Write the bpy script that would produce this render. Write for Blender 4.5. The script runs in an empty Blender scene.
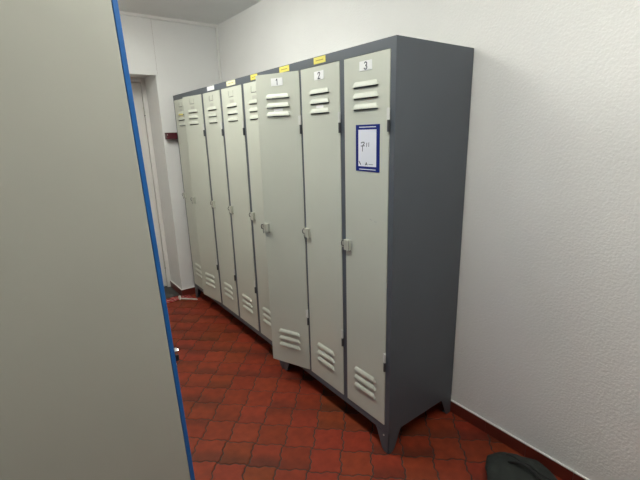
import bpy, bmesh, math, random
from mathutils import Vector, Matrix
from mathutils import noise as mnoise
random.seed(7)
S = bpy.context.scene
C = S.collection
PI = math.pi

# ------------------------------------------------------------------ materials
def mat(name, col, rough=.5, metal=0, bump=0, bscale=60, bdist=.002, var=0, vscale=4, spec=.5, detail=3):
    m = bpy.data.materials.new(name); m.use_nodes = True
    nt = m.node_tree; b = nt.nodes['Principled BSDF']
    b.inputs['Base Color'].default_value = (*col, 1)
    b.inputs['Roughness'].default_value = rough
    b.inputs['Metallic'].default_value = metal
    b.inputs['Specular IOR Level'].default_value = spec
    tc = nt.nodes.new('ShaderNodeTexCoord')
    if bump:
        n = nt.nodes.new('ShaderNodeTexNoise'); n.inputs['Scale'].default_value = bscale
        n.inputs['Detail'].default_value = detail
        nt.links.new(tc.outputs['Object'], n.inputs['Vector'])
        bp = nt.nodes.new('ShaderNodeBump'); bp.inputs['Strength'].default_value = bump
        bp.inputs['Distance'].default_value = bdist
        nt.links.new(n.outputs['Fac'], bp.inputs['Height']); nt.links.new(bp.outputs['Normal'], b.inputs['Normal'])
    if var:
        n = nt.nodes.new('ShaderNodeTexNoise'); n.inputs['Scale'].default_value = vscale
        n.inputs['Detail'].default_value = 4
        nt.links.new(tc.outputs['Object'], n.inputs['Vector'])
        r = nt.nodes.new('ShaderNodeValToRGB')
        r.color_ramp.elements[0].position = .35; r.color_ramp.elements[1].position = .65
        r.color_ramp.elements[0].color = (*[c*(1-var) for c in col], 1)
        r.color_ramp.elements[1].color = (*[min(1, c*(1+var*.4)) for c in col], 1)
        nt.links.new(n.outputs['Fac'], r.inputs['Fac']); nt.links.new(r.outputs['Color'], b.inputs['Base Color'])
    return m

def emit(name, col, s):
    m = bpy.data.materials.new(name); m.use_nodes = True
    b = m.node_tree.nodes['Principled BSDF']
    b.inputs['Base Color'].default_value = (.8, .8, .8, 1)
    b.inputs['Emission Color'].default_value = (*col, 1); b.inputs['Emission Strength'].default_value = s
    return m

M = dict(
    wall=mat('smooth_white_paint', (.78, .775, .76), .7, bump=.25, bscale=45, var=.03, vscale=2),
    roughwall=mat('roughcast_white_paint', (.83, .82, .80), .75, bump=.9, bscale=110, bdist=.0026, var=.03, vscale=2, detail=2),
    dimwall=mat('bounce_cutting_grey', (.38, .38, .37), .7, bump=.3, bscale=60),  # for the unseen walls, darkened to cut bounced light
    ceil=mat('ceiling_paint', (.82, .82, .80), .8, bump=.2, bscale=30, var=.03),
    trim=mat('white_plastic_trim', (.78, .77, .74), .45),
    doorwhite=mat('white_gloss_paint', (.76, .74, .71), .4, var=.03),
    door=mat('greige_enamel', (.545, .56, .485), .42, bump=.06, bscale=14, bdist=.003, var=.03, vscale=3),
    grey=mat('blue_grey_enamel', (.084, .096, .113), .45, bump=.08, bscale=20, bdist=.002, var=.05, vscale=3),
    sidegrey=mat('beige_panel_enamel', (.46, .46, .405), .45, bump=.06, bscale=12, bdist=.002, var=.02),
    blue=mat('blue_enamel', (.015, .13, .42), .4, var=.04),
    steel=mat('zinc_steel', (.62, .61, .56), .35, metal=.6),
    darksteel_shade=mat('dark_hinge_steel_and_shade', (.09, .09, .095), .4, metal=.5),
    palehinge=mat('pale_hinge_sleeve', (.66, .66, .63), .4),
    latchp=mat('latch_plate', (.50, .505, .43), .4),
    latch=mat('latch_paint', (.47, .47, .42), .45),
    black=mat('black_paint', (.012, .012, .014), .5),
    white=mat('white_card', (.80, .80, .80), .5),
    paper=mat('white_paper', (.74, .75, .82), .5),
    navy=mat('navy_border', (.006, .018, .18), .5, spec=.2),
    ink=mat('pen_ink', (.04, .045, .07), .6),
    inkgrey=mat('pale_print', (.25, .26, .3), .6),
    yellow=mat('yellow_sticker', (.72, .62, .12), .5),
    cream=mat('cream_sticker', (.78, .75, .50), .5),
    olive=mat('faded_ochre_print', (.35, .28, .05), .6),
    tileskirt=mat('dark_red_skirting_tile', (.13, .022, .014), .35, bump=.1, bscale=30, var=.15, vscale=9),
    grout=mat('grey_brown_grout', (.040, .028, .023), .85, bump=.4, bscale=150),
    slate=mat('dark_grey_threshold', (.055, .052, .05), .7, bump=.3, bscale=120),
    maroon=mat('maroon_plastic', (.085, .012, .018), .4),
    bag=mat('dark_green_black_fabric', (.017, .021, .018), .85, bump=.5, bscale=220, var=.2, vscale=20),
    strap=mat('black_webbing', (.01, .01, .01), .8, bump=.4, bscale=300),
    whiteplastic=mat('white_plastic', (.72, .70, .64), .4),
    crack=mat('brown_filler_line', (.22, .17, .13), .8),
    chrome=mat('bright_chrome', (.85, .85, .86), .15, metal=1),
    lamp=emit('lamp_diffuser', (.98, 1, .92), 15),
    lamp2=emit('lamp_diffuser_rear', (.98, 1, .92), 12.5),
    housing=mat('white_lamp_housing', (.8, .8, .8), .4),
)

def tile_material():
    m = bpy.data.materials.new('terracotta_tile'); m.use_nodes = True
    nt = m.node_tree; N = nt.nodes; L = nt.links; b = N['Principled BSDF']
    col = N.new('ShaderNodeAttribute'); col.attribute_name = 'glaze'      # per tile firing colour of the tile
    tc = N.new('ShaderNodeTexCoord')
    n = N.new('ShaderNodeTexNoise'); n.inputs['Scale'].default_value = 22; n.inputs['Detail'].default_value = 5
    L.new(tc.outputs['Object'], n.inputs['Vector'])
    mx = N.new('ShaderNodeMix'); mx.data_type = 'RGBA'; mx.blend_type = 'MULTIPLY'
    rp = N.new('ShaderNodeValToRGB')
    rp.color_ramp.elements[0].position = .3; rp.color_ramp.elements[0].color = (.72, .72, .75, 1)
    rp.color_ramp.elements[1].position = .7; rp.color_ramp.elements[1].color = (1.0, 1.0, 1.0, 1)
    L.new(n.outputs['Fac'], rp.inputs['Fac'])
    mx.inputs[0].default_value = 1
    L.new(col.outputs['Color'], mx.inputs[6]); L.new(rp.outputs['Color'], mx.inputs[7])
    L.new(mx.outputs[2], b.inputs['Base Color'])
    b.inputs['Roughness'].default_value = .55
    b.inputs['Specular IOR Level'].default_value = .25
    bp = N.new('ShaderNodeBump'); bp.inputs['Strength'].default_value = .35; bp.inputs['Distance'].default_value = .002
    n2 = N.new('ShaderNodeTexNoise'); n2.inputs['Scale'].default_value = 45
    L.new(tc.outputs['Object'], n2.inputs['Vector']); L.new(n2.outputs['Fac'], bp.inputs['Height'])
    L.new(bp.outputs['Normal'], b.inputs['Normal'])
    return m
M['tile'] = tile_material()

# ------------------------------------------------------------------ mesh builder
class MB:
    def __init__(s): s.v = []; s.f = []; s.m = []; s.mats = []
    def mi(s, m):
        if m not in s.mats: s.mats.append(m)
        return s.mats.index(m)
    def poly(s, pts, m):
        i = len(s.v); s.v += [tuple(p) for p in pts]; s.f.append(tuple(range(i, i+len(pts)))); s.m.append(s.mi(m)); return s
    def faces(s, vs, fs, m):
        i = len(s.v); s.v += [tuple(p) for p in vs]; k = s.mi(m)
        for f in fs: s.f.append(tuple(i+a for a in f)); s.m.append(k)
        return s
    def box(s, x0, x1, y0, y1, z0, z1, m):
        v = [(x0,y0,z0),(x1,y0,z0),(x1,y1,z0),(x0,y1,z0),(x0,y0,z1),(x1,y0,z1),(x1,y1,z1),(x0,y1,z1)]
        return s.faces(v, [(0,3,2,1),(4,5,6,7),(0,1,5,4),(1,2,6,5),(2,3,7,6),(3,0,4,7)], m)
    def cyl(s, a, b, r, m, n=14, r2=None):
        a = Vector(a); b = Vector(b); d = (b-a).normalized()
        t = d.orthogonal().normalized(); w = d.cross(t); r2 = r if r2 is None else r2
        v = [a+(t*math.cos(2*PI*k/n)+w*math.sin(2*PI*k/n))*r for k in range(n)] + \
            [b+(t*math.cos(2*PI*k/n)+w*math.sin(2*PI*k/n))*r2 for k in range(n)]
        f = [(k, (k+1) % n, n+(k+1) % n, n+k) for k in range(n)] + [tuple(range(n-1, -1, -1)), tuple(range(n, 2*n))]
        return s.faces(v, f, m)
    def tube(s, pts, r, m, n=10):
        pts = [Vector(p) for p in pts]; vs = []; fs = []
        up = None
        for i, p in enumerate(pts):
            d = (pts[min(i+1, len(pts)-1)]-pts[max(i-1, 0)]).normalized()
            t = d.orthogonal().normalized() if up is None else (up-d*up.dot(d)).normalized()
            up = t; w = d.cross(t)
            vs += [p+(t*math.cos(2*PI*k/n)+w*math.sin(2*PI*k/n))*r for k in range(n)]
        for i in range(len(pts)-1):
            fs += [(i*n+k, i*n+(k+1) % n, (i+1)*n+(k+1) % n, (i+1)*n+k) for k in range(n)]
        fs += [tuple(range(n-1, -1, -1)), tuple(range((len(pts)-1)*n, len(pts)*n))]
        return s.faces(vs, fs, m)
    def stroke(s, pts, w, x, th, m):            # pen stroke on a plane facing -x; pts are (y, z)
        for (a, b), (c, d) in zip(pts, pts[1:]):
            L = math.hypot(c-a, d-b) or 1e-6; ny, nz = -(d-b)/L*w/2, (c-a)/L*w/2
            ey, ez = (c-a)/L*w*.4, (d-b)/L*w*.4
            q = [(a-ey+ny, b-ez+nz), (c+ey+ny, d+ez+nz), (c+ey-ny, d+ez-nz), (a-ey-ny, b-ez-nz)]
            vs = [(x, *p) for p in q]+[(x-th, *p) for p in q]
            s.faces(vs, [(0,1,2,3),(7,6,5,4),(0,4,5,1),(1,5,6,2),(2,6,7,3),(3,7,4,0)], m)
        return s
    def obj(s, name, parent=None, loc=(0,0,0), smooth=False, bevel=0):
        me = bpy.data.meshes.new(name); me.from_pydata(s.v, [], s.f); me.update()
        for m in s.mats: me.materials.append(m)
        me.polygons.foreach_set('material_index', s.m)
        bm = bmesh.new(); bm.from_mesh(me); bmesh.ops.remove_doubles(bm, verts=bm.verts, dist=1e-5) if smooth else None
        bmesh.ops.recalc_face_normals(bm, faces=bm.faces) if smooth else None
        bm.to_mesh(me); bm.free()
        if smooth:
            me.polygons.foreach_set('use_smooth', [True]*len(me.polygons))
        o = bpy.data.objects.new(name, me); C.objects.link(o); o.parent = parent; o.location = loc
        if bevel:
            b = o.modifiers.new('bevel', 'BEVEL'); b.width = bevel; b.segments = 2; b.limit_method = 'ANGLE'
        return o

def tag(o, label=None, cat=None, group=None, kind=None):
    if label: o['label'] = label
    if cat: o['category'] = cat
    if group: o['group'] = group
    if kind: o['kind'] = kind
    return o
def thing(name, loc, label, cat, group=None):
    o = bpy.data.objects.new(name, None); C.objects.link(o); o.location = loc; o.empty_display_size = .1
    return tag(o, label, cat, group)
def struct(b, name, **k): return tag(b.obj(name, **k), kind='structure')

# ------------------------------------------------------------------ room
XR, XL, YF, YB, ZC = .489, -1.53, 2.58, -3.2, 2.41
YD = 2.93        # plane of the recessed doorway
XO = -.09        # right edge of the doorway opening
XO2 = -.98
ZO = 1.985
T = .12
b = MB(); b.box(XR, XR+T, YB, YF+.6, 0, ZC, M['roughwall']); struct(b, 'wall_right')
b = MB(); b.box(XL-T, XL, YB, YF+.6, 0, ZC, M['dimwall']); struct(b, 'wall_left')
b = MB(); b.box(XL-T, XR+T, YB-T, YB, 0, ZC, M['dimwall']); struct(b, 'wall_behind')
b = MB()
b.box(XO, XR, YF, YD+.1, 0, ZC, M['wall']); b.box(XL, XO2, YF, YD+.1, 0, ZC, M['wall'])
b.box(XO2, XO, YF, YD+.1, ZO, ZC, M['wall']); struct(b, 'wall_far')
b = MB(); b.box(XL-T, XR+T, YB-T, YF+.6, ZC, ZC+.1, M['ceil']); struct(b, 'ceiling')
# boxed fascia above the doorway
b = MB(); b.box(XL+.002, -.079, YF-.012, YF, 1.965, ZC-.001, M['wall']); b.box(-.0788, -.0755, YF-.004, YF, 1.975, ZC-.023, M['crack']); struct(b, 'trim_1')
# ceiling cove on the far wall and in the vertical corner
b = MB(); b.box(XL+.002, -.079, YF-.033, YF-.013, ZC-.022, ZC-.0005, M['trim'])
b.box(-.078, XR-.001, YF-.025, YF-.0005, ZC-.022, ZC-.0005, M['trim']); struct(b, 'trim_2')
b = MB(); b.box(XR-.022, XR-.0005, YF-.022, YF-.0005, .07, ZC-.023, M['trim']); struct(b, 'trim_3', bevel=.004)

# doorway: frame, slab, hinges
df = MB()
df.box(XO-.038, XO-.0005, YD-.015, YD+.045, 0, ZO-.002, M['doorwhite'])
df.box(XO2+.0005, XO2+.038, YD-.015, YD+.045, 0, ZO-.002, M['doorwhite'])
df.box(XO2+.038, XO-.038, YD-.015, YD+.045, ZO-.04, ZO-.002, M['doorwhite'])
frame = struct(df, 'trim_4', bevel=.003)
ds = MB(); ds.box(XO2+.041, XO-.041, YD-.003, YD+.04, .012, ZO-.044, M['doorwhite'])
door1 = struct(ds, 'door_1', bevel=.003)
for z in (1.70, .245):
    h = MB(); h.cyl((XO-.040, YD-.019, z-.035), (XO-.040, YD-.019, z+.035), .006, M['steel']); 
    h.cyl((XO-.040, YD-.019, z-.040), (XO-.040, YD-.019, z-.036), .007, M['darksteel_shade'])
    h.obj('door_hinge', door1)
h = MB(); h.cyl((XO2+.10, YD-.003, 1.02), (XO2+.10, YD-.05, 1.02), .010, M['steel']); h.cyl((XO2+.095, YD-.05, 1.02), (XO2+.22, YD-.05, 1.02), .009, M['steel'])
h.obj('door_handle', door1)

# skirting tiles (dark red, with a thin pale caulk line on top)
def skirt(name, segs):
    b = MB()
    for (x0, x1, y0, y1) in segs:
        b.box(x0, x1, y0, y1, 0, .064, M['tileskirt'])
        b.box(x0, x1, y0, y1, .0641, .069, M['trim'])
    return struct(b, name)
segs = []; y = YB
while y < YF-.01:
    y2 = min(y+.2, YF-.009); segs.append((XR-.009, XR-.0002, y+.001, y2-.001)); y += .2
skirt('baseboard_right', segs)
skirt('baseboard_far', [(XO+.0005, XR-.010, YF-.009, YF-.0002), (XO-.009, XO-.0002, YF-.009, YD-.016), (XL+.010, XO2, YF-.009, YF-.0002)])
skirt('baseboard_left', [(XL+.0002, XL+.009, YB, YF-.010)])

# floor: wavy edged terracotta tiles laid diagonally, grout bed under them
def build_floor():
    P1, P2 = .1425, .1370
    e1 = Vector((.7071, -.7071, 0)); e2 = Vector((-.695, -.719, 0)).normalized()
    org = Vector((-.36, .559, 0))
    bm = bmesh.new()
    lay = bm.loops.layers.float_color.new('glaze')
    n = 14
    def wave(t):      # bracket shaped edge, zero at the tile corners
        return .0062*math.sin(2*PI*t)+.0036*math.sin(6*PI*t)
    def edge(i, j, side):
        pts = []
        for k in range(n):
            t = k/n
            if side == 0: u, v = i+t, j+wave(t)/P2
            elif side == 1: u, v = i+1-wave(t)/P1, j+t
            elif side == 2: u, v = i+1-t, j+1+wave(1-t)/P2
            else: u, v = i-wave(1-t)/P1, j+1-t
            pts.append((u, v))
        return pts
    def rnd(a, b_, c=0):
        return (math.sin(a*127.1+b_*311.7+c*74.7)*43758.5453) % 1
    for i in range(-26, 27):
        for j in range(-26, 30):
            c = org+e1*P1*(i+.5)+e2*P2*(j+.5)
            if not (XL-.15 < c.x < XR+.15 and -2.6 < c.y < YF+.2): continue
            out = []
            for s_ in range(4): out += edge(i, j, s_)
            r1, r2, r3 = rnd(i, j), rnd(i//2, j, 3), rnd(i, j, 5)
            hz = (r3-.5)*.0008
            # firing colour
            base = (.250+.05*(r1-.5), .037+.010*(r3-.5), .0125+.005*(r1-.5))
            flame = 0 if r2 < .22 else (1 if r2 < .78 else -1)
            strength = .22+.5*rnd(i, j, 9)
            def colour(u, v):
                tv = v-j; tu = u-i
                if flame == 0: f = 0
                else:
                    q = tv if flame > 0 else 1-tv
                    q += .05*math.sin(tu*5+r1*6)
                    f = max(0, min(1, (q-.42)/.40)); f = f*f*(3-2*f)*strength
                return (base[0]*(1-.72*f), base[1]*(1-.45*f), base[2]*(1-.25*f), 1)
            def P(u, v, z): 
                p = org+e1*P1*u+e2*P2*v; return Vector((p.x, p.y, z))
            rings = []
            for sc, z in ((.958, -.003), (.948, -.0009), (.91, hz), (.62, hz), (.3, hz)):
                ring = []
                for (u, v) in out:
                    uu = i+.5+(u-i-.5)*sc; vv = j+.5+(v-j-.5)*sc
                    ring.append((bm.verts.new(P(uu, vv, z)), colour(uu, vv)))
                rings.append(ring)
            K = len(out)
            def face(vs):
                f = bm.faces.new([a for a, _ in vs]); f.smooth = False; f.material_index = 0
                for lp, (_, cc) in zip(f.loops, vs): lp[lay] = cc
            for a, b_ in zip(rings, rings[1:]):
                for k in range(K):
                    face([a[k], a[(k+1) % K], b_[(k+1) % K], b_[k]])
            face(rings[-1])
    bmesh.ops.recalc_face_normals(bm, faces=bm.faces)
    for co, no in (((XR, 0, 0), (1, 0, 0)), ((XL, 0, 0), (-1, 0, 0)), ((0, YF+.045, 0), (0, 1, 0))):
        bmesh.ops.bisect_plane(bm, geom=bm.verts[:]+bm.edges[:]+bm.faces[:], plane_co=co, plane_no=no, clear_outer=True)
    # faces must look up
    for f in bm.faces:
        if f.normal.z < 0: f.normal_flip()
    me = bpy.data.meshes.new('floor')
    vs = [bm.verts.new(p) for p in ((XL, YB, -.0028), (XR, YB, -.0028), (XR, YF+.6, -.0028), (XL, YF+.6, -.0028),
                                    (XL, YB, -.06), (XR, YB, -.06), (XR, YF+.6, -.06), (XL, YF+.6, -.06))]
    for q in ((0,1,2,3), (7,6,5,4), (0,4,5,1), (1,5,6,2), (2,6,7,3), (3,7,4,0)):
        f = bm.faces.new([vs[k] for k in q]); f.material_index = 1
    bm.to_mesh(me); bm.free()
    me.materials.append(M['tile']); me.materials.append(M['grout'])
    o = bpy.data.objects.new('floor', me); C.objects.link(o); tag(o, kind='structure')
build_floor()
b = MB(); b.box(XO2+.0005, XO-.0105, YF+.046, YD+.05, -.002, .001, M['slate']); struct(b, 'trim_5')

# ------------------------------------------------------------------ lockers
D, H, ZB = .477, 1.8, .108
DZ0, DZ1 = .146, 1.760
def carcass(y0, y1, doors, parent, m):
    """sheet metal body between y0 and y1 (local), doors = openings (a, b)"""
    b = MB(); t = .003; e = .0006; y0 += e; y1 -= e
    b.box(0, D, y0, y0+t, ZB, H-t, m); b.box(0, D, y1-t, y1, ZB, H-t, m)
    b.box(0, D, y0, y1, H-t, H, m); b.box(t, D, y0+t, y1-t, ZB, ZB+t, m)
    b.box(D-t, D, y0+t, y1-t, ZB+t, H-t, m)
    g = .0025
    xs = .018
    b.box(0, xs, y0+t, y1-t, DZ1+g, H-t, m)                  # top rail
    b.box(0, xs, y0+t, y1-t, ZB+t, DZ0-g, m)                 # bottom rail
    cuts = [y0+t]
    for a, c in sorted(doors): cuts += [a-g, c+g]
    cuts.append(y1-t)
    for k in range(0, len(cuts), 2):
        b.box(0, xs, cuts[k], cuts[k+1], DZ0-g, DZ1+g, m)    # stiles
        if 0 < k < len(cuts)-2:
            yc = (cuts[k]+cuts[k+1])/2
            b.box(xs, D-t, yc-.001, yc+.001, ZB+t, H-t, m)   # inner partition
    for a, c in doors:                                       # hat shelf and coat rail
        b.box(.03, D-t, a-.005, c+.005, 1.50, 1.503, m)
    return b.obj('carcass', parent)

def leg(parent, x, y, sx, sy, m):
    """tapered folded-sheet foot; corner at (x, y), flanges run along sx and sy"""
    b = MB(); t = .003; w0, w1, zt = .086, .046, ZB-.0005
    prof = [(0, 0), (w1*.62, 0), (w1*.9, .014), (w0*.82, zt*.78), (w0*.92, zt*.94), (w0, zt), (0, zt)]
    def plate(f):
        a = [f(u, z, 0) for u, z in prof]; c = [f(u, z, t) for u, z in prof]; n = len(prof)
        b.faces(a+c, [tuple(range(n-1, -1, -1)), tuple(range(n, 2*n))]+[(k, (k+1) % n, n+(k+1) % n, n+k) for k in range(n)], m)
    plate(lambda u, z, d: (x+sx*u, y+sy*d, z))
    plate(lambda u, z, d: (x+sx*d, y+sy*u, z))
    b.box(min(x, x+sx*.03), max(x, x+sx*.03), min(y, y+sy*.03), max(y, y+sy*.03), .0002, .003, m)
    b.cyl((x-sx*.001, y+sy*.03, .09), (x-sx*.003, y+sy*.03, .09), .004, M['steel'], 8)
    return b.obj('leg', parent)

LV = dict(zt=(1.664, 1.621, 1.579), zb=(.364, .321, .278), h=.026, w=.150)
def door_mesh(w, h, m, louvres=True):
    """door in local space: hinge edge at y=0, free edge at y=+w, face towards -x at x=-0.002, z from 0"""
    b = MB(); xf = -.002; xb = .014
    zs = [0]; holes = []
    yc = w/2; l0, l1 = yc-LV['w']/2, yc+LV['w']/2
    rows = sorted([z-DZ0 for z in LV['zt']+LV['zb']])
    for z in rows: zs += [z-LV['h']+.0015, z-.008]; holes.append((z-LV['h']+.0015, z-.008))
    zs.append(h)
    ys = [0, l0+.006, l1-.006, w]
    for zi in range(len(zs)-1):
        for yi in range(3):
            if yi == 1 and any(abs(zs[zi]-a) < 1e-6 for a, _ in holes): continue
            b.poly([(xf, ys[yi+1], zs[zi]), (xf, ys[yi], zs[zi]), (xf, ys[yi], zs[zi+1]), (xf, ys[yi+1], zs[zi+1])], m)
    # folded edges and inner lip
    for y, s in ((0, 1), (w, -1)):
        b.poly([(xf, y, 0), (xb, y, 0), (xb, y, h), (xf, y, h)], m)
        b.poly([(xb, y, 0), (xb, y+s*.02, 0), (xb, y+s*.02, h), (xb, y, h)], m)
    for z, s in ((0, 1), (h, -1)):
        b.poly([(xf, 0, z), (xb, 0, z), (xb, w, z), (xf, w, z)], m)
        b.poly([(xb, 0, z), (xb, 0, z+s*.02), (xb, w, z+s*.02), (xb, w, z)], m)
    # pressed louvre hoods, open at their lower edge
    for z in rows:
        zt, zl = z, z-LV['h']+.006
        rowsP = []
        for t, out, ins in ((0, 0, .017), (.25, .0036, .0135), (.5, .0060, .0095), (.75, .0074, .0065), (1.0, .0080, .0050)):
            zz = zt+(zl-zt)*t; ring = []
            for k in range(5):                                   # left end curves back to the sheet
                q = k/4; ring.append((xf-.0003-out*math.sin(q*PI/2), l0+(ins-.006*t)*(0)+ (ins*(q))+ (0.012*(1-t))*(1-q), zz))
            for k in range(5):
                q = 1-k/4; ring.append((xf-.0003-out*math.sin(q*PI/2), l1-(ins*q)-(0.012*(1-t))*(1-q), zz))
            rowsP.append(ring)
        rowsP.append([(x+.0022 if x < xf-.003 else x, y, zl+.0012) for x, y, zz in rowsP[-1]])
        n = 10; vs = [p for r_ in rowsP for p in r_]; fs = []
        for i in range(len(rowsP)-1):
            for k in range(n-1): fs.append((i*n+k, i*n+k+1, (i+1)*n+k+1, (i+1)*n+k))
        b.faces(vs, fs, m)
    return b

def text_on(b, ch, yc, zc, size, x, m):
    """digit drawn with strokes; y decreases to the reader's right"""
    G = {'1': [[(-.18, .28), (.05, .5), (.05, -.5)]],
         '2': [[(-.28, .25), (-.2, .43), (0, .5), (.22, .42), (.28, .22), (.15, 0), (-.3, -.5), (.3, -.5)]],
         '3': [[(-.26, .36), (-.1, .49), (.1, .49), (.26, .34), (.24, .14), (.0, .03), (.27, -.12), (.28, -.34), (.1, -.49), (-.12, -.49), (-.3, -.33)]]}
    for st in G[ch]:
        b.stroke([(yc-px*size, zc+pz*size) for px, pz in st], size*.15, x, .0004, m)

def make_door(parent, a, c, angle, number=None, holder=False, yellow=False, pale=False, scratch=None, mark=False):
    w = c-a; h = DZ1-DZ0
    d = door_mesh(w, h, M['door'])
    if scratch:
        for pts in scratch: d.stroke(pts, .0012, -.0021, .0002, M['inkgrey'])
    o = d.obj('door', parent, (0, a, DZ0))
    o.rotation_euler = (0, 0, math.radians(angle))
    # rotating about +z by +angle turns the free edge (+y) towards -x
    def Z(z): return z-DZ0
    for zc in (1.512, .476):
        k = MB(); yh = -.0015
        k.cyl((-.0055, yh, Z(zc)), (-.0055, yh, Z(zc+.044)), .0050, M['palehinge'], 12)
        k.cyl((-.0055, yh, Z(zc-.044)), (-.0055, yh, Z(zc-.0005)), .0056, M['darksteel_shade'], 12)
        k.box(-.0028, -.0021, yh, .012, Z(zc), Z(zc+.042), M['palehinge'])
        k.obj('hinge', o)
    k = MB(); y1 = w
    k.box(-.015, -.0021, y1-.033, y1+.001, Z(.946), Z(.994), M['latchp'])
    k.box(-.0060, -.0021, y1-.0345, y1+.001, Z(.9435), Z(.946), M['darksteel_shade'])  # dark sliver standing in for shadow under the latch plate
    k.box(-.0155, -.015, y1-.0335, y1-.0322, Z(.946), Z(.994), M['darksteel_shade'])  # painted shadow line down the plate's side
    k.box(-.0165, -.015, y1-.010, y1-.005, Z(.950), Z(.988), M['steel'])
    k.box(-.0060, -.0022, y1+.001, y1+.024, Z(.954), Z(.986), M['steel'])
    k.tube([(-.008, y1+.006, Z(.985)), (-.016, y1+.010, Z(.988)), (-.020, y1+.012, Z(.978)), (-.018, y1+.012, Z(.966)), (-.008, y1+.009, Z(.962))], .0022, M['darksteel_shade'], 8)
    k.box(-.014, -.005, y1-.004, y1+.003, Z(.974), Z(.990), M['black'])
    k.tube([(-.012, y1+.004, Z(.962)), (-.015, y1+.004, Z(.950)), (-.013, y1+.003, Z(.936))], .0015, M['darksteel_shade'], 6)
    tag(k.obj('latch', o), 'pale metal latch with a small wire ring')
    if number:
        k = MB(); k.box(-.0040, -.0021, w/2-.036, w/2+.034, Z(1.702), Z(1.738), M['white'])
        text_on(k, number, w/2-.002, Z(1.7195), .026, -.0040, M['ink'])
        tag(k.obj('number_plate', o), 'white number plate reading ' + number)
    if holder:
        k = MB(); ya, yb = w/2-.030, w/2+.032; z0, z1 = Z(1.704), Z(1.738)
        k.box(-.0040, -.0021, ya, yb, z0, z0+.0035, M['latch'])
        k.box(-.0034, -.0021, ya, yb, z0-.0022, z0, M['darksteel_shade']); k.box(-.0034, -.0021, yb, yb+.0025, z0-.0022, z1, M['darksteel_shade'])
        k.box(-.0040, -.0021, ya, ya+.0035, z0+.0035, z1, M['latch']); k.box(-.0040, -.0021, yb-.0035, yb, z0+.0035, z1, M['latch'])
        k.obj('card_holder', o)
        k = MB(); k.box(-.0026, -.0021, w/2-.030, w/2+.026, Z(1.668), Z(1.686), M['latch'] if mark else M['sidegrey']); k.obj('old_sticker', o)
    if yellow:
        k = MB(); k.box(-.0110, -.0102, w/2-.055, w/2+.045, Z(1.6385), Z(1.6475), M['yellow']); k.box(-.0030, -.0021, w/2-.040, w/2+.030, Z(1.622), Z(1.635), M['cream'])
        tag(k.obj('yellow_label', o), 'yellow label stuck beneath the top louvre')
    if pale:
        k = MB(); k.box(-.0027, -.0021, w/2-.028, w/2+.026, Z(1.5805), Z(1.5935), M['white']); k.obj('blank_sticker', o)
    return o

def rail_sticker(parent, ya, yb, m, name, label):
    b = MB(); b.box(-.0008, -.0001, ya, yb, 1.770, 1.797, m)
    L = yb-ya
    if m is not M['white']:
        b.stroke([(ya+L*.2, 1.783), (ya+L*.8, 1.783)], .004, -.0008, .0002, M['olive'])
    tag(b.obj(name, parent), label)

GRP = 'steel lockers along the right wall'
# nearest unit, doors 3, 2, 1
u = thing('locker_cabinet', (0, 0, 0), 'blue-grey steel locker with pale doors numbered 1, 2 and 3, door 1 ajar', 'locker', GRP)
W1 = .922
dd = [(.030, .288), (.320, .604), (.622, .884)]
carcass(0, W1, dd, u, M['grey'])
scr = [[(.066+.02, 1.108-DZ0), (.066+.036, 1.111-DZ0)], [(.066-.004, 1.104-DZ0), (.066+.008, 1.105-DZ0)]]
make_door(u, *dd[0], 0, number='3', scratch=scr)
make_door(u, *dd[1], 0, number='2', pale=True)
make_door(u, *dd[2], 23, number='1', pale=True)
for x, sx in ((.0005, 1), (D-.0005, -1)):
    for y, sy in ((.001, 1), (W1-.001, -1)): leg(u, x, y, sx, sy, M['grey'])
rail_sticker(u, .414, .500, M['yellow'], 'rail_sticker', 'yellow sticker above door 2')
rail_sticker(u, .705, .796, M['yellow'], 'rail_sticker', 'yellow sticker above door 1')
# farther unit of five doors
Y2, W2 = .922, 1.560
u = thing('locker_cabinet', (0, Y2, 0), 'longer blue-grey steel locker of unnumbered doors, running on to the far wall', 'locker', GRP)
dd = [(p-Y2, q-Y2) for p, q in ((.948, 1.200), (1.232, 1.516), (1.547, 1.832), (1.868, 2.150), (2.172, 2.462))]
carcass(0, W2, dd, u, M['grey'])
make_door(u, *dd[0], 0, holder=True, mark=True)
make_door(u, *dd[1], 0, holder=True)
make_door(u, *dd[2], 0, holder=True, mark=True)
make_door(u, *dd[3], 7.5, holder=True)
make_door(u, *dd[4], 0, holder=True, yellow=True)
for x, sx in ((.0005, 1), (D-.0005, -1)):
    for y, sy in ((.001, 1), (W2-.001, -1)): leg(u, x, y, sx, sy, M['grey'])
rail_sticker(u, 1.03-Y2, 1.108-Y2, M['yellow'], 'rail_sticker', 'yellow sticker on the top rail')
rail_sticker(u, 1.308-Y2, 1.432-Y2, M['cream'], 'rail_sticker', 'cream sticker on the top rail')
rail_sticker(u, 1.628-Y2, 1.748-Y2, M['white'], 'rail_sticker', 'white sticker on the top rail')

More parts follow.
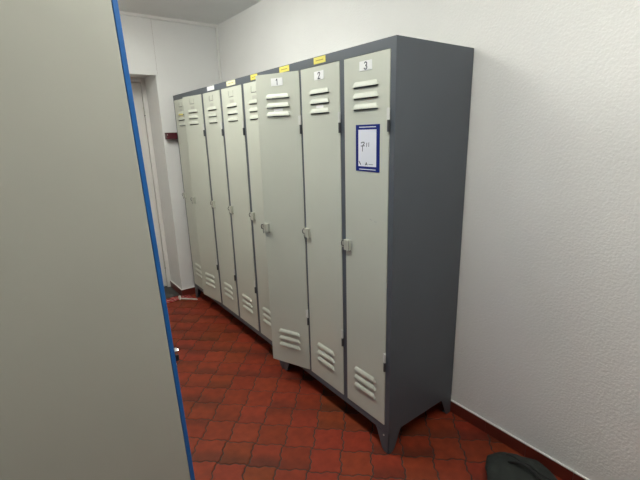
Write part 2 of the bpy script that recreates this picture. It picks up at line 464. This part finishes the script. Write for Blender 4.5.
# foreground locker at the left: beige side, blue door edge
FX, FY = -.9205, -.13
u = thing('locker_cabinet', (FX, FY, 0), 'locker with plain beige side panel and blue door edge, close by in the left foreground', 'locker')
LEAN = math.radians(1.35)                                      # it leans back a little towards the wall
b = MB(); fw = .60; fd = .49
b.box(-fd, 0, 0, fw, 0, H-ZB, M['sidegrey'])
body = b.obj('carcass', u, (0, 0, ZB), bevel=.003); body.rotation_euler = (0, -LEAN, 0)
for k_, (ya, yb) in enumerate(((0, .299), (.301, .60))):
    b = MB(); b.box(.0005, .0115, ya, yb, .004, H-ZB-.004, M['blue']); dr = b.obj('door', u, (0, 0, ZB), bevel=.0015); dr.rotation_euler = (0, -LEAN, 0)
    tag(dr, 'blue enamelled door')
    k = MB(); yy = ya+.03
    k.cyl((.0117, yy, .826), (.025, yy, .826), .0095, M['chrome'], 18, .008)
    k.cyl((.025, yy, .826), (.028, yy, .826), .005, M['chrome'], 14)
    k.box(.0117, .026, yy-.006, yy+.006, .800, .815, M['black'])
    k.cyl((.0117, yy, .790), (.018, yy, .790), .005, M['steel'], 10)
    tag(k.obj('lock', dr), 'bright chrome turn lock with black tab')
for x, sx in ((-.0005, -1), (-fd+.0005, 1)):
    for y, sy in ((.001, 1), (fw-.001, -1)):
        lg = leg(u, x, y, sx, sy, M['sidegrey'])
        if sx > 0: lg.scale = (1, 1, .89)

# notice on door 3
n = thing('notice_sheet', (0, .146, 1.3105), 'white notice sheet with a navy border and handwritten figures, stuck on door 3', 'notice')
b = MB(); y0, y1, z0, z1 = .077-.146, .2155-.146, 0, .1875
b.box(-.0036, -.0022, y0, y1, z0, z1, M['navy'])
def dashes(b, ya, yb, z, x, wd, m, seed):
    rr = random.Random(seed); y = yb
    while y > ya+.003:
        L = rr.uniform(.004, .010); b.stroke([(y, z), (max(ya, y-L), z)], wd, x, .0002, m); y -= L+.0022
dashes(b, y0+.022, y1-.022, z1-.0095, -.0036, .0035, M['paper'], 1)
dashes(b, y0+.022, y1-.022, z0+.0085, -.0036, .0035, M['paper'], 2)
b.obj('border', n)
b = MB(); pa, pb, za, zb_ = .0945-.146, .1995-.146, .0205, .1680
b.box(-.0042, -.0037, pa, pb, za, zb_, M['paper'])
pw, ph = pb-pa, zb_-za
def Q(s, t): return (pb-s*pw, zb_-t*ph)
X = -.0042
b.stroke([Q(.16, .36), Q(.22, .34), Q(.33, .335), Q(.34, .37), Q(.27, .42), Q(.22, .455)], .0035, X, .0002, M['ink'])
b.stroke([Q(.16, .44), Q(.36, .435)], .003, X, .0002, M['ink'])
b.stroke([Q(.25, .47), Q(.24, .58)], .0035, X, .0002, M['ink'])
b.stroke([Q(.48, .36), Q(.475, .455)], .003, X, .0002, M['ink'])
b.stroke([Q(.60, .35), Q(.595, .45)], .003, X, .0002, M['ink'])
b.stroke([Q(.05, .87), Q(.13, .95)], .0045, X, .0002, M['ink'])
b.stroke([Q(.40, .96), Q(.46, .89), Q(.51, .96)], .0030, X, .0002, M['ink'])
b.stroke([Q(.42, .94), Q(.50, .94)], .0025, X, .0002, M['ink'])
dashes(b, Q(.84, 0)[0], Q(.60, 0)[0], Q(0, .94)[1], X, .003, M['inkgrey'], 3)
b.obj('paper', n)

# maroon tray on the far wall
w = thing('wall_tray', (-.075, YF, 1.452), 'small maroon plastic tray fixed to far wall beside the farthest locker', 'tray')
b = MB(); L = .14; dpt = .055; hh = .048; t = .003
b.box(0, L, -.0035, -.0005, 0, hh+.006, M['maroon']); b.box(0, L, -dpt, -.0035, 0, t, M['maroon'])
b.box(0, L, -dpt, -dpt+t, t, hh*.62, M['maroon'])
b.box(0, t, -dpt+t, -.0035, t, hh*.9, M['maroon']); b.box(L-t, L, -dpt+t, -.0035, t, hh*.9, M['maroon'])
b.box(0, L, -dpt-.004, -dpt, hh*.56, hh*.66, M['maroon'])
b.obj('tray', w)
for sx_ in (.02, L-.02):
    b = MB(); b.cyl((sx_, -.0036, hh*.75), (sx_, -.006, hh*.75), .004, M['steel'], 8); b.obj('screw', w)

# red cloth crumpled on the floor along the foot of the far wall
def cloth():
    nx, ny = 44, 16; vs = []; fs = []
    for i in range(nx+1):
        for j in range(ny+1):
            s, t = i/nx, j/ny
            x = -.27+.235*s; y = 2.572-.085*t-.012*math.sin(s*9)+(.02*(1-s))
            z = .005+.009*abs(mnoise.noise(Vector((x*26, y*34, 1.3))))*4*min(1, 6*min(s, 1-s, t, 1-t))
            vs.append((x+.006*mnoise.noise(Vector((x*30, y*30, 4))), y, z))
    for i in range(nx):
        for j in range(ny): a = i*(ny+1)+j; fs.append((a, a+1, a+ny+2, a+ny+1))
    m = bpy.data.materials.new('red_striped_cloth'); m.use_nodes = True; nt = m.node_tree
    tc = nt.nodes.new('ShaderNodeTexCoord'); wv = nt.nodes.new('ShaderNodeTexWave'); wv.inputs['Scale'].default_value = 16
    wv.inputs['Distortion'].default_value = 5; wv.inputs['Detail'].default_value = 2; wv.bands_direction = 'DIAGONAL'
    r = nt.nodes.new('ShaderNodeValToRGB'); r.color_ramp.elements[0].position = .62; r.color_ramp.elements[0].color = (.30, .022, .022, 1)
    r.color_ramp.elements[1].position = .85; r.color_ramp.elements[1].color = (.42, .20, .17, 1)
    nt.links.new(tc.outputs['Object'], wv.inputs['Vector']); nt.links.new(wv.outputs['Fac'], r.inputs['Fac'])
    bs = nt.nodes['Principled BSDF']; nt.links.new(r.outputs['Color'], bs.inputs['Base Color']); bs.inputs['Roughness'].default_value = .9
    b = MB(); b.faces(vs, fs, m); o = b.obj('floor_cloth', smooth=True)
    so = o.modifiers.new('thick', 'SOLIDIFY'); so.thickness = .003
    tag(o, 'crumpled red cloth with pale streaks on the floor by the doorway', 'cloth')
cloth()
r = thing('floor_rod', (-.12, 2.50, 0), 'thin white rod with an upright white end cap, lying by the farthest locker foot', 'rod')
b = MB(); b.tube([(-.012, .012, .010), (.05, -.045, .0065), (.103, -.10, .0065)], .0055, M['whiteplastic'], 10); b.obj('rod', r, smooth=False)
b = MB(); b.cyl((-.018, .018, .0003), (-.018, .018, .036), .0125, M['whiteplastic'], 20, .011); b.obj('end_cap', r, bevel=.002)

# dark bag against the right wall
def bag():
    g = thing('fabric_bag', (.272, -.50, 0), 'dark green-black fabric bag slumped on the tiles by the right wall', 'bag')
    bm = bmesh.new(); bmesh.ops.create_icosphere(bm, subdivisions=5, radius=1)
    for v in bm.verts:
        p = v.co.copy(); q = 1.7
        s = (abs(p.x)**q+abs(p.y)**q+abs(p.z)**q)**(1/q) if q > 2 else 1
        nse = mnoise.noise(p*1.6+Vector((3, 1, 2)))*.12+mnoise.noise(p*4.2)*.06+mnoise.noise(p*9)*.02
        k = (1+nse)
        x, y, z = p.x*k*.125, p.y*k*.16, p.z*k*.070
        z = max(z, -.058+.003*mnoise.noise(p*5))
        v.co = (x, y, z+.0615)
    me = bpy.data.meshes.new('body'); bm.to_mesh(me); bm.free(); me.materials.append(M['bag'])
    me.polygons.foreach_set('use_smooth', [True]*len(me.polygons))
    o = bpy.data.objects.new('body', me); C.objects.link(o); o.parent = g
    b = MB(); pts = [(-.01, -.07+.14*k/12, .125+.030*math.sin(PI*k/12)) for k in range(13)]
    b.tube(pts, .006, M['strap'], 8); b.obj('handle', g, smooth=False)
    b = MB(); b.tube([(.03+.004*math.sin(k), -.10+.2*k/16, .118+.010*math.sin(PI*k/16)) for k in range(17)], .0035, M['strap'], 6); b.obj('zip', g)
bag()

# ------------------------------------------------------------------ lamps
def lamp(loc, L, axis, m, label):
    t = thing('ceiling_light', loc, label, 'ceiling light', 'ceiling lights')
    b = MB(); hx, hy = (.07, L/2) if axis == 'y' else (L/2, .07)
    b.box(-hx, hx, -hy, hy, -.030, -.0005, M['housing']); b.obj('housing', t, bevel=.004)
    b = MB(); b.box(-hx+.008, hx-.008, -hy+.008, hy-.008, -.062, -.0305, m); b.obj('diffuser', t, bevel=.006)
lamp((-.64, 1.25, ZC), 1.2, 'y', M['lamp'], 'white fluorescent ceiling light above the aisle before the lockers')
lamp((-.58, -.80, ZC), 1.2, 'y', M['lamp2'], 'white fluorescent ceiling light at the near end of the room')

w = bpy.data.worlds.new('world'); S.world = w; w.use_nodes = True
w.node_tree.nodes['Background'].inputs[0].default_value = (.02, .02, .02, 1)

# ------------------------------------------------------------------ camera
cx, cy, cz = -1.17307146, -1.08094317, 1.47196747
yaw, pit, rol = (math.radians(a) for a in (36.73236036, -14.93396687, -1.59021723))
f = Vector((math.sin(yaw)*math.cos(pit), math.cos(yaw)*math.cos(pit), math.sin(pit)))
r = Vector((math.cos(yaw), -math.sin(yaw), 0)); up = r.cross(f)
r2 = r*math.cos(rol)+up*math.sin(rol); u2 = up*math.cos(rol)-r*math.sin(rol)
cam = bpy.data.cameras.new('camera'); co = bpy.data.objects.new('camera', cam); C.objects.link(co)
cam.sensor_fit = 'HORIZONTAL'; cam.sensor_width = 36; cam.lens = 402.7555454*36/640; cam.clip_start = .02
co.matrix_world = Matrix(((r2.x, u2.x, -f.x, cx), (r2.y, u2.y, -f.y, cy), (r2.z, u2.z, -f.z, cz), (0, 0, 0, 1)))
S.camera = co
S.view_settings.view_transform = 'Standard'; S.view_settings.look = 'None'
S.view_settings.gamma = 1; S.view_settings.use_curve_mapping = False
S.view_settings.exposure = 1.58
